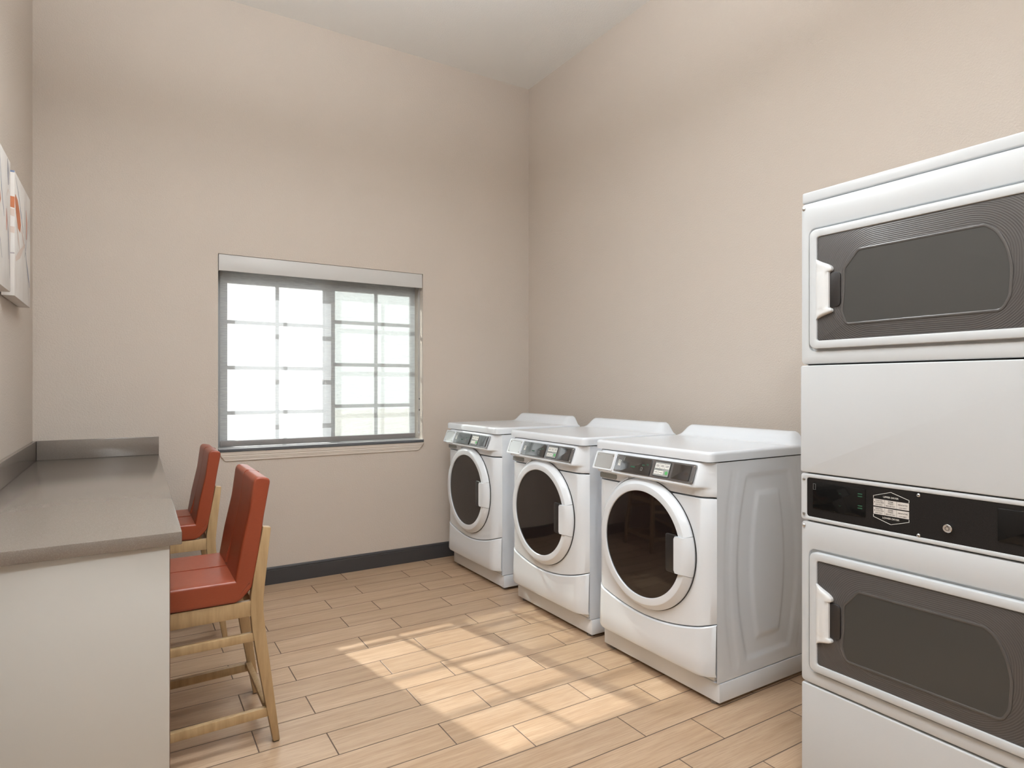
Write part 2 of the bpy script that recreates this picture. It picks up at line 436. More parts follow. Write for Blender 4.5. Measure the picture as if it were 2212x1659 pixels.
# painted reveals are the wall itself; sill slab and apron
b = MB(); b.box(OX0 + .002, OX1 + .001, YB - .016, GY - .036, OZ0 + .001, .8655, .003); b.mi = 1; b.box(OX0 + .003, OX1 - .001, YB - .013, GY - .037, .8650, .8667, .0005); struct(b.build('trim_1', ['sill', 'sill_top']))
b = MB(); prof = [(0, .790), (.007, .790), (.009, .797), (.009, .803), (.012, .806), (.012, .812), (.015, .815), (.015, .824), (.018, .828), (.018, .840), (.0205, .8455), (0, .8455)]
def apron(x, k): return [Vector((x + k * (.8455 - z) / .0555 * .038, YB - d, z)) for d, z in prof]
b.loops([apron(OX0 + .001, 1), apron(OX1, -1)]); struct(b.build('trim_2', 'trim'))

# roller shade
rs = thing('roller_shade', 'sheer white roller shade pulled down over the gridded window', 'blind', (1.135, YB + .08, 2.045))
def rp_(b, name, mt, par=rs):
    o = b.build(name, mt); o.parent = par; o.matrix_parent_inverse = Matrix.Translation(rs.location).inverted(); return o
b = MB()
b.box(OX0 + .004, OX1 - .004, YB + .004, YB + .012, 1.949, 2.0472, .0012)
b.box(OX0 + .004, OX1 - .004, YB + .012, YB + .108, 2.036, 2.042)
b.box(OX0 + .004, OX0 + .008, YB + .012, YB + .108, 1.951, 2.036); b.box(OX1 - .008, OX1 - .004, YB + .012, YB + .108, 1.951, 2.036)
rp_(b, 'cassette', 'cassette')
b = MB(); b.cyl((0.487, YB + .062, 1.995), (1.776, YB + .062, 1.995), .022); rp_(b, 'roller', 'cassette')
b = MB(); FY = YB + .085
rows = [1.995, 1.99, 1.96] + [1.95 - (1.95 - .905) * i / 24 for i in range(25)]
b.grid([[Vector((0.487 + (1.776 - .487) * i / 30, FY + .0012 * math.sin(i * .7) * (1 - .3 * k / len(rows)), z)) for i in range(31)] for k, z in enumerate(rows)])
rp_(b, 'shade_fabric', 'sheer')
b = MB(); b.box(0.486, 1.777, FY - .006, FY + .006, .870, .906, .003); rp_(b, 'hem_bar', 'hem')
b = MB()
for k in (0, 1):
    x = 1.792; y = YB + .040 + k * .020
    z = 1.955
    while z > .92: b.cyl((x, y, z), (x, y, z - .0042), .0019, n=6); z -= .0062
for k in range(9):
    a = PI * k / 8; b.cyl((1.792, YB + .05 + .010 * math.cos(a), .92 - .010 * math.sin(a)), (1.792, YB + .05 + .010 * math.cos(a), .9162 - .010 * math.sin(a)), .0019, n=6)
b.mi = 1
for z in (1.16, 1.08): b.cyl((1.792, YB + .040, z), (1.792, YB + .040, z - .010), .0034, n=10)
rp_(b, 'bead_chain', ['chain', 'chain_dark'])

# outside ground
b = MB(); b.box(-40, 40, -40, 40, -.35, -.30); struct(b.build('ground', 'concrete'))

# ------------------------------------------------------------------ counter
wt = thing('worktop', 'taupe quartz worktop with low upstands, fitted into the room corner', 'worktop', (-.15, 3.0, .819))
inv = Matrix.Translation(wt.location).inverted()
def cp(b, name, mt, par, iv, label=None):
    o = b.build(name, mt, label=label); o.parent = par; o.matrix_parent_inverse = iv; return o
e = .001
poly = [(XL + e, 1.893), (.1265, 1.909), (.1555, YB - e), (XL + e, YB - e)]
b = MB(); b.extr(poly, 'z', .819, .854, .0022); cp(b, 'slab', 'quartz', wt, inv)
b = MB(); b.box(XL + .019, .1545, YB - .020, YB - e, .8542, .957, .0015); cp(b, 'upstand', 'quartz', wt, inv)
b = MB(); b.box(XL + e, XL + .018, 1.893, YB - e, .8542, .957, .0015); cp(b, 'upstand', 'quartz', wt, inv)
ep = thing('counter_end_panel', 'pale laminate end panel holding up the taupe worktop', 'panel', (-.16, 1.935, 0))
inv = Matrix.Translation(ep.location).inverted()
b = MB(); b.box(XL + .014, .0975, 1.922, 1.954, 0, .8185, .001); cp(b, 'panel', 'laminate', ep, inv)
b = MB(); b.box(.0977, .0990, 1.922, 1.954, 0, .8185); cp(b, 'edge_band', 'edge_band', ep, inv, 'thin brown edge band')

# ------------------------------------------------------------------ canvases
def canvas(y0, y1, label, strokes, side):
    z0, z1, xf = 1.607, 2.103, -.380
    t_ = thing('canvas_print', label, 'wall art', (XL + .002, (y0 + y1) / 2, z0), 0, 'abstract canvases above the counter')
    iv = Matrix.Translation(t_.location).inverted()
    b = MB(); b.box(XL + .004, xf, y0, y1, z0, z1, .0015)
    names = ['canvas_white']
    for mname, pts, w0, w1 in strokes:
        if mname not in names: names.append(mname)
        b.mi = names.index(mname)
        n = len(pts); A = []; B = []
        for i, (u, v) in enumerate(pts):
            u0, v0 = pts[max(0, i - 1)]; u1, v1 = pts[min(n - 1, i + 1)]
            d = Vector(((u1 - u0) * (y1 - y0), (v1 - v0) * (z1 - z0)))
            d = d.normalized() if d.length else Vector((0, 1)); q = Vector((-d.y, d.x)); wd = (w0 + (w1 - w0) * i / (n - 1)) * math.sin(PI * (.12 + .76 * i / (n - 1)))
            p = Vector((y0 + u * (y1 - y0), z0 + v * (z1 - z0)))
            cl = lambda s: Vector((xf + .0004, min(y1 - .001, max(y0 + .001, s.x)), min(z1 - .001, max(z0 + .001, s.y))))
            A.append(cl(p + q * wd / 2)); B.append(cl(p - q * wd / 2))
        b.grid([A, B])
    for mname, v0, v1, a0, a1 in side:                        # wrapped colour on the end that faces the camera
        if mname not in names: names.append(mname)
        b.mi = names.index(mname)
        zz = lambda v: z0 + v * (z1 - z0)
        b.grid([[Vector((XL + .004, y0 - .0004, zz(v0 + a0))), Vector((xf, y0 - .0004, zz(v0)))], [Vector((XL + .004, y0 - .0004, zz(v1 + a1))), Vector((xf, y0 - .0004, zz(v1)))]])
    o = b.build('stretched_canvas', names); o.parent = t_; o.matrix_parent_inverse = iv
    b = MB(); b.box(XL + .0005, XL + .0045, y0 + .03, y1 - .03, z0 + .02, z1 - .03); o = b.build('hanging_frame', 'beech'); o.parent = t_; o.matrix_parent_inverse = iv
m = mat('canvas_white', (0.72, 0.69, 0.66), 0.75); t = NT(m)
n = t.noise(t.coord((1, 4, 2)), 2.2, 4)
t.base(t.ramp(n, [(0.38, (0.74, 0.715, 0.69)), (0.58, (0.70, 0.665, 0.635)), (0.72, (0.66, 0.60, 0.56))])); M['canvas_white'] = m
M['paint_orange'] = mat('paint_orange', (0.50, 0.17, 0.075), 0.7)
M['paint_coral'] = mat('paint_coral', (0.56, 0.28, 0.21), 0.7)
M['paint_slate'] = mat('paint_slate', (0.24, 0.24, 0.29), 0.7)
M['paint_blue'] = mat('paint_blue', (0.16, 0.21, 0.33), 0.7)
M['paint_blush'] = mat('paint_blush', (0.66, 0.55, 0.49), 0.7)
M['paint_mauve'] = mat('paint_mauve', (0.42, 0.38, 0.40), 0.7)
canvas(3.135, 3.600, 'white abstract canvas with an orange patch, hung beside the room corner',
       [('paint_orange', [(.02, .80), (.12, .74), (.24, .65), (.34, .60)], .07, .11),
        ('paint_blush', [(.08, .62), (.22, .48), (.30, .40)], .03, .02),
        ('paint_blush', [(.05, .30), (.30, .38), (.62, .52)], .05, .02),
        ('paint_slate', [(.06, .96), (.22, .86), (.42, .70)], .006, .012),
        ('paint_blue', [(.30, .78), (.40, .70), (.52, .60)], .004, .010),
        ('paint_orange', [(.38, .62), (.50, .54), (.60, .48)], .004, .008),
        ('paint_coral', [(.70, .84), (.74, .74), (.72, .58)], .02, .05),
        ('paint_slate', [(.62, .90), (.63, .62), (.66, .46), (.76, .34), (.88, .22)], .006, .010),
        ('paint_slate', [(.92, .86), (.80, .66), (.66, .46), (.58, .40)], .007, .006),
        ('paint_blue', [(.70, .42), (.84, .28), (.95, .18)], .006, .022),
        ('paint_mauve', [(.97, .90), (.96, .74), (.93, .60)], .004, .010),
        ('paint_slate', [(.78, .28), (.84, .16), (.90, .05)], .003, .004)],
       [('paint_blue', .985, .999, 0, 0), ('paint_orange', .70, .79, .02, .01), ('paint_blush', .63, .69, .03, .02), ('paint_blush', .50, .55, .01, .01), ('paint_mauve', .335, .345, 0, 0)])
canvas(2.560, 3.028, 'white abstract canvas with dark streaks, hung over the middle of the counter',
       [('paint_slate', [(.86, .99), (.88, .90), (.90, .80)], .018, .030), ('paint_mauve', [(.93, .97), (.95, .90), (.955, .82)], .006, .012),
        ('paint_blush', [(.82, .70), (.88, .76), (.95, .74)], .012, .006), ('paint_slate', [(.82, .62), (.88, .44), (.92, .24)], .008, .012),
        ('paint_mauve', [(.90, .50), (.945, .30), (.965, .10)], .006, .012), ('paint_coral', [(.80, .60), (.82, .52), (.81, .44)], .02, .03),
        ('paint_orange', [(.30, .80), (.42, .66), (.52, .58)], .06, .10), ('paint_slate', [(.10, .92), (.32, .60), (.60, .20)], .008, .012),
        ('paint_blue', [(.50, .95), (.58, .70), (.70, .52)], .006, .012)],
       [])

# ------------------------------------------------------------------ bar stools (local: +y is the back, x across)
def make_stool():
    t_ = thing('bar_stool', 'x', 'bar stool')
    X0 = .20
    P = lambda pts: [(p[0] - X0, *p[1:]) for p in pts]
    hw = .2175
    for s in (-1, 1):
        xa, xb = (hw - .034, hw) if s > 0 else (-hw, -hw + .034)
        back = [(.457, 0.004), (.446, .10), (.428, .25), (.412, .38), (.403, .46), (.402, .50), (.407, .56), (.427, .755)]
        front = [(.401, .760), (.372, .60), (.362, .53), (.3605, .47), (.366, .41), (.386, .28), (.412, .13), (.435, 0.004)]
        b = MB(); b.extr(P(back + front), 'x', xa, xb, .0025); l_ = b.build('rear_leg', 'beech', t_)
        b = MB(); b.box((xa + xb) / 2 - .012, (xa + xb) / 2 + .012, .437 - X0, .455 - X0, 0, .0045); b.build('glide', 'rubber', l_)
        b = MB(); b.extr(P([(-.035, .004), (-.005, .004), (.004, .508), (-.035, .508)]), 'x', xa, xb, .0025); l_ = b.build('front_leg', 'beech', t_)
        b = MB(); b.box((xa + xb) / 2 - .012, (xa + xb) / 2 + .012, -.032 - X0, -.010 - X0, 0, .0045); b.build('glide', 'rubber', l_)
    for s in (-1, 1):                                            # side rails and stretchers
        o_ = hw - .004; i_ = hw - .026
        xa, xb = (i_, o_) if s > 0 else (-o_, -i_)
        b = MB(); b.extr(P([(.0, .456), (.364, .456), (.364, .5085), (.0, .5085)]), 'x', xa, xb, .002); b.build('seat_rail', 'beech', t_)
        b = MB(); b.extr(P([(.0, .366), (.378, .368), (.372, .396), (.0, .393)]), 'x', xa, xb, .002); b.build('stretcher', 'beech', t_)
        b = MB(); b.extr(P([(-.008, .088), (.4225, .096), (.418, .127), (-.008, .117)]), 'x', xa, xb, .002); b.build('stretcher', 'beech', t_)
    b = MB(); b.extr(P([(.409, .108), (.428, .112), (.425, .138), (.405, .134)]), 'x', -hw + .03, hw - .03, .002); b.build('stretcher', 'beech', t_)
    b = MB(); b.box(-hw + .03, hw - .03, -.032 - X0, -.010 - X0, .20, .235, .003); b.build('footrest', 'beech', t_)
    for ya, yb_ in ((-.032, -.010), (.366, .388)):
        b = MB(); b.box(-hw + .03, hw - .03, ya - X0, yb_ - X0, .456, .5085, .002); b.build('seat_rail', 'beech', t_)
    def cushion(poly, name, r):
        pts = round_poly(P(poly), .01)
        b = MB(); ls = []
        half = [(hw - r + r * math.sin(q_), r * (1 - math.cos(q_))) for q_ in (0, PI / 10, PI / 5, .3 * PI, .4 * PI, PI / 2)] + [(hw + .0001, r + .003)]
        side_ = [(hw * .4, 0), (hw * .8, 0)] + half
        for x, d in [(-x, d) for x, d in reversed(side_)] + [(0, 0)] + side_:
            ls.append([Vector((x, p[0], p[1])) for p in inset(pts, d)])
        b.loops(ls); return b.build(name, 'vinyl', t_, angle=50)
    # seat and back are one upholstered L with a seam
    s_ = cushion([(-.045, .5105, .024), (.325, .5105, .05), (.364, .552, .03), (.372, .585, .024), (-.045, .588, .03)], 'seat_cushion', .009)
    k_ = cushion([(.305, .545, .02), (.3625, .545, .02), (.385, .66, .2), (.4045, .800, .3), (.4265, .926, .017), (.373, .938, .023), (.357, .815, .3), (.330, .69, .3)], 'back_cushion', .007)
    # centre seams (raised stitched welt)
    b = MB(); b.box(-.0008, .0008, -.03 - X0, .31 - X0, .583, .5884, .0003); b.build('seam', 'vinyl', s_)
    sm = round_poly(P([(.305, .600, .001), (.4, .6, .001), (.4265, .926, .012), (.373, .938, .020), (.357, .815, .3), (.330, .69, .3)]), .01)
    b = MB(); b.loops([[Vector((x, p[0], p[1])) for p in inset(sm, -.0005)] for x in (-.0008, .0008)]); b.build('seam', 'vinyl', k_)
    return t_
st = make_stool()
st.location = (.20, 2.5075, 0); st.rotation_euler = (0, 0, -PI / 2)
st['label'] = 'rust red bar stool with pale wooden legs, beside the counter end panel'; st['group'] = 'bar stools at the counter'
s2 = copy_tree(st); s2.location = (.165, 3.555, 0)
s2['label'] = 'rust red bar stool with pale wooden legs, closest to the window wall'; s2['group'] = 'bar stools at the counter'

# ------------------------------------------------------------------ washers (local: x across, y back, z up; front faces -y)
HWD = .34
def prof_y(x):
    a = abs(x); f = -.045
    if a <= .262: return f - .002 * (1 - (a / .262) ** 2)
    s_ = (a - .262) / (HWD - .262)
    return f + .045 * (s_ ** 2.6)
XS = [-HWD, -.3385, -.335, -.328, -.32, -.31, -.30, -.29, -.28, -.27, -.262] + [-.262 + .524 * i / 24 for i in range(1, 24)] + [.262, .27, .28, .29, .30, .31, .32, .328, .335, .3385, HWD]
def front_sheet(b, rows, thick=.012):
    """rows: list of functions x -> (dy, z), bottom to top; closed at the back"""
    P = [[Vector((x, prof_y(x) + r(x)[0], r(x)[1])) for x in XS] for r in rows]
    bm = bmesh.new(); F = [[bm.verts.new(p) for p in row] for row in P]
    B = [[bm.verts.new(Vector((p.x * .985, max(p.y + thick, .004), p.z))) for p in row] for row in P]
    nr, nc = len(P), len(XS)
    for i in range(nr - 1):
        for j in range(nc - 1):
            bm.faces.new((F[i][j], F[i][j + 1], F[i + 1][j + 1], F[i + 1][j])); bm.faces.new((B[i][j], B[i + 1][j], B[i + 1][j + 1], B[i][j + 1]))
    for j in range(nc - 1):
        bm.faces.new((F[0][j], B[0][j], B[0][j + 1], F[0][j + 1])); bm.faces.new((F[-1][j], F[-1][j + 1], B[-1][j + 1], B[-1][j]))
    for i in range(nr - 1):
        bm.faces.new((F[i][0], F[i + 1][0], B[i + 1][0], B[i][0])); bm.faces.new((F[i][-1], B[i][-1], B[i + 1][-1], F[i + 1][-1]))
    b.take(bm)
def arc_z(x): return .262 + .062 * (abs(x) / HWD) ** 1.9
DZ, DR = .576, .277
def make_washer():
    t_ = thing('washing_machine', 'x', 'washing machine')
    # cabinet: core and pressed side panels
    b = MB(); b.box(-HWD + .014, HWD - .014, .002, .60, .10, .948)
    def barrel(y, z, yc, hw, hh, k, zc=.52, w_=.011):
        a = hw * (1 - k * ((z - zc) / hh) ** 2) - abs(y - yc); c = hh - abs(z - zc)
        return sstep(min(a, c), -w_, w_)
    for s in (-1, 1):
        ny, nz_ = 76, 90
        P = []
        for i in range(nz_ + 1):
            z = .094 + (.950 - .094) * i / nz_; row = []
            for j in range(ny + 1):
                y = .0 + .605 * j / ny
                d = -.006 * barrel(y, z, .315, .193, .366, .30) + .006 * barrel(y, z, .315, .105, .292, .34)
                d -= .0022 * barrel(y, z, .315, .272, .392, .16, w_=.008) - .0022 * barrel(y, z, .315, .235, .39, .20, w_=.008)
                row.append(Vector((s * (HWD + d), y, z)))
            P.append(row if s > 0 else row[::-1])
        b.grid(P)
        b.box(min(s * HWD, s * (HWD - .02)) + (.0075 if s < 0 else 0), max(s * HWD, s * (HWD - .02)) - (.0075 if s > 0 else 0), .0, .605, .094, .0955)
    b.build('cabinet', 'enamel', t_)
    b = MB(); b.mi = 0
    b.box(-HWD - .002, HWD + .002, .012, .60, .016, .0905, .0035); b.build('plinth', 'enamel', t_)
    for sx in (-1, 1):
        for y in (.04, .56):
            b = MB(); b.cyl((sx * .30, y, 0), (sx * .30, y, .010), .021, .019, 8); b.cyl((sx * .30, y, .010), (sx * .30, y, .03), .008); b.build('foot', 'foot_metal', t_)
    # top with raised back
    LX, LY0, LY1, ZB, ZT = .345, -.046, .592, .955, .994
    es = [0, .0008, .0025, .005, .008, .012, .017]
    xs = [-LX + e_ for e_ in es] + [-LX + .017 + (2 * LX - .034) * i / 44 for i in range(1, 44)] + [LX - e_ for e_ in reversed(es)]
    ys = [LY0 + e_ for e_ in es] + [LY0 + .017 + (LY1 - LY0 - .034) * i / 44 for i in range(1, 44)] + [LY1 - e_ for e_ in reversed(es)]
    R_ = .030
    def lid(x, y):
        e_ = min(LX - abs(x), y - LY0, LY1 - y)
        ox, oy = abs(x), y
        cx_, cy_ = LX - R_, LY0 + R_
        if ox > cx_ and oy < cy_:                                # rounded front corners in plan
            vx, vy = ox - cx_, cy_ - oy; l_ = math.hypot(vx, vy); mx = max(vx, vy)
            if l_ > 0: k_ = mx / l_; ox, oy = cx_ + vx * k_, cy_ - vy * k_
            e_ = R_ - mx
        r = .013
        drop = 0 if e_ >= r else r - math.sqrt(max(0, r * r - (r - e_) ** 2))
        rise = .055 * sstep(y, .475, .548) * sstep(LX - abs(x), .004, .060)
        return Vector((math.copysign(ox, x), oy, ZT - drop + rise))
    G = [[lid(x, y) for x in xs] for y in ys]
    b = MB(); b.grid(G)
    rim = G[0] + [r[-1] for r in G[1:]] + G[-1][-2::-1] + [r[0] for r in G[-2:0:-1]]
    b.loops([[Vector((p.x, p.y, ZB)) for p in rim], rim], cap0=True, cap1=False)
    bmesh.ops.remove_doubles(b.bm, verts=b.bm.verts, dist=1e-5); bmesh.ops.recalc_face_normals(b.bm, faces=b.bm.faces)
    b.build('top_panel', 'enamel', t_, angle=60)
    # dark strips standing in for the shade inside the seams
    b = MB(); b.box(-HWD + .004, HWD - .004, .0005, .59, .9505, .9545); b.box(-HWD + .004, HWD - .004, -.004, .0, .812, .8165)
    b.build('gasket', 'gap', t_)
    # front door panel
    b = MB(); front_sheet(b, [(lambda x: (.003, arc_z(x) + .0035)), (lambda x: (0, arc_z(x) + .006)), (lambda x: (0, .45)), (lambda x: (0, .60)), (lambda x: (0, .808)), (lambda x: (.002, .8105))])
    b.lathe([(DR + .003, -.040), (DR + .004, -.0505), (DR + .010, -.0505), (DR + .014, -.046)], 0, DZ, 96, PI * .62, PI * 1.03)
    b.build('front_panel', 'plastic', t_)
    # lower service panel
    b = MB(); front_sheet(b, [(lambda x: (.004, .1185)), (lambda x: (-.004, .1215)), (lambda x: (-.010, .135)), (lambda x: (-.008, .20)), (lambda x: (-.004, arc_z(x) - .006)), (lambda x: (.001, arc_z(x) - .001))])
    b.build('lower_panel', 'plastic', t_)
    # control fascia
    def bulge(x): return sstep(HWD - .012 - abs(x), 0, .05)
    rows = [(lambda x: (.002, .8175)), (lambda x: (0, .820)), (lambda x: (0, .842)), (lambda x: (-.004 * bulge(x), .849)), (lambda x: (-.026 * bulge(x), .8525)), (lambda x: (-.032 * bulge(x), .855)), (lambda x: (-.034 * bulge(x), .860)),
            (lambda x: (-.032 * bulge(x), .866)), (lambda x: (-.002 * bulge(x), .942)), (lambda x: (.002, .948)), (lambda x: (.006, .951))]
    b = MB(); front_sheet(b, rows); fa = b.build('control_fascia', 'plastic', t_)
    b = MB(); b.plate(rrect(-.300, -.186, .822, .8445, (.010, .002, .002, .006)), -.0486, -.030)
    b.build('grip_slot', 'slot_grey', fa)  # raised plate, its grey standing in for the shade of a recess
    # everything on the sloped face is laid out on its own plane: u across, v up the slope
    sl = math.atan2(.030, .076)
    S = Matrix.Translation((0, -.047 - .0180, .904)) @ Matrix.Rotation(-sl, 4, 'X')
    def on(b): b.X = S; return b
    b = on(MB()); b.ring(rrect(-.318, -.180, -.043, .042, .008), rrect(-.308, -.190, -.035, .034, .005), -.003, .002, .0015); b.build('plate_surround', 'plastic', fa)
    b = on(MB()); b.plate(rrect(-.3075, -.1905, -.0345, .0335, .004), -.0012, .002); b.mi = 1
    for u in (-.301, -.197):
        for v in (-.028, .027): b.cyl((u, -.004, v), (u, 0, v), .0028, .0036, 12)
    b.build('cover_plate', ['steel', 'screw'], fa)
    b = on(MB()); b.plate(rrect(-.172, .288, -.0385, .0385, .005), -.0026, .002, .001); b.mi = 1
    for u in (-.165, .281):
        for v in (-.031, .031): b.cyl((u, -.0046, v), (u, -.002, v), .0026, .0036, 12)
    b.mi = 2
    b.ring(rrect(-.152, -.136, -.012, .014, .0005), rrect(-.150, -.138, -.010, .012, .0005), -.0030, -.0024)
    b.box(-.149, -.139, -.0031, -.0024, -.009, -.002); b.box(-.146, -.142, -.0031, -.0024, .000, .008)
    bz = b.build('control_bezel', ['bezel', 'screw', 'label_white'], fa)
    b = on(MB()); b.plate(rrect(-.122, .054, -.0365, .0335, .003), -.0080, -.002, .0015); b.mi = 1
    b.box(-.062, -.036, -.0083, -.0078, -.012, -.006); b.box(.004, .020, -.0083, -.0078, .002, .007); b.box(.030, .040, -.0083, -.0078, .006, .012)
    b.mi = 2; b.ring(rrect(.000, .010, -.020, -.006, .0006), rrect(.001, .009, -.019, -.007, .0006), -.0083, -.0078); b.box(-.118, -.1165, -.0083, -.0078, .012, .030); b.box(-.113, -.1115, -.0083, -.0078, .012, .030)
    b.build('display', ['black_gloss', 'green_dim', 'card'], bz)
    b = on(MB()); b.plate(rrect(.072, .160, -.0315, .0315, .003), -.0042, -.002); b.mi = 1
    b.box(.0745, .1575, -.0046, -.0040, -.0285, .0285); b.mi = 2
    for k in range(3): b.box(.0775 + k * .0267, .1022 + k * .0267, -.0050, -.0044, .003, .0225)
    for k in range(2): b.box(.0775 + k * .0267, .1022 + k * .0267, -.0050, -.0044, -.022, -.007)
    b.mi = 3
    for k in range(3):
        for q_ in range(2): b.box(.0815 + k * .0267, .0985 + k * .0267, -.0053, -.0048, .010 + q_ * .005, .0118 + q_ * .005)
    for k in range(2): b.box(.0815 + k * .0267, .0985 + k * .0267, -.0053, -.0048, -.0155, -.0138)
    b.box(.0800, .1180, -.0049, -.0044, -.0020, -.0006)
    b.mi = 4; b.cyl((.1460, -.0060, -.014), (.1460, -.004, -.014), .0078, n=24)
    b.build('cycle_buttons', ['ink', 'card', 'label_white', 'ink', 'green'], bz)
    b = on(MB()); b.plate(rrect(.176, .268, -.0315, .0315, .003), -.0070, -.002, .0012); b.build('card_reader_window', 'black_gloss', bz)
    # door
    prof = [(.2245, -.060), (.2245, -.076), (.2265, -.0785), (.250, -.0805), (.254, -.0795), (.274, -.062), (DR, -.056), (DR, -.040)]
    gap = math.radians(17.0)
    b = MB(); b.lathe([(DR - .004, -.044), (DR - .004, -.0495), (DR + .0026, -.0495), (DR + .0026, -.044)], 0, DZ, 96); b.build('door_gasket', 'gap', t_)  # dark ring painted in for the shaded groove around the door
    b = MB(); b.lathe(prof, 0, DZ, 110, gap, 2 * PI - gap); dr = b.build('door', 'plastic', t_, angle=25)
    b = MB(); gl = [(0.0001, -.0765), (.08, -.0762), (.15, -.0752), (.20, -.0737), (.2262, -.0725), (.2262, -.060)]
    b.lathe(gl, 0, DZ, 96); b.build('door_glass', 'door_glass', dr, angle=50)
    b = MB()                                                    # grip: fills the break in the ring and reaches over the glass
    n_ = 14; A = []
    sec = lambda ang: [(.2760, -.040), (DR + .001, -.056), (.2745, -.0635), (.2545, -.0820)]
    ls = []
    for i in range(n_ + 1):
        a = (-gap + 2 * gap * i / n_) * .975
        hz = DZ + math.sin(a) * .254
        pts = [Vector((r * math.cos(a), y, DZ + r * math.sin(a))) for r, y in sec(a)]
        zi = DZ + (.2545 * math.sin(a))
        endf = abs(i - n_ / 2) / (n_ / 2)
        xi = .196 + (.006 if endf > .95 else 0)
        pts += [Vector((.232, -.0875, zi)), Vector((xi + .004, -.0890, zi)), Vector((xi, -.0860, zi)), Vector((xi, -.074, zi)), Vector((.215, -.060, zi)), Vector((.255, -.040, zi))]
        ls.append(pts)
    b.loops(ls); b.build('door_handle', 'plastic', dr, angle=30)
    b = MB(); b.plate(rrect(.146, .2045, DZ - .077, DZ + .077, .010), -.0800, -.070, .003); b.build('grip_pocket', 'pocket', dr)
    return t_
wsh = make_washer()
spots = [(1.970, 'white front-loading washer beside the stacked dryer, its whole side showing'),
         (2.748, 'white front-loading washer standing between the two other washers'),
         (3.590, 'white front-loading washer in the room corner against the window wall')]
for i, (yc, lab) in enumerate(spots):
    o = wsh if i == 0 else copy_tree(wsh)
    o.location = (1.940, yc, 0); o.rotation_euler = (0, 0, -PI / 2); o['label'] = lab; o['group'] = 'front-loading washers along the wall'

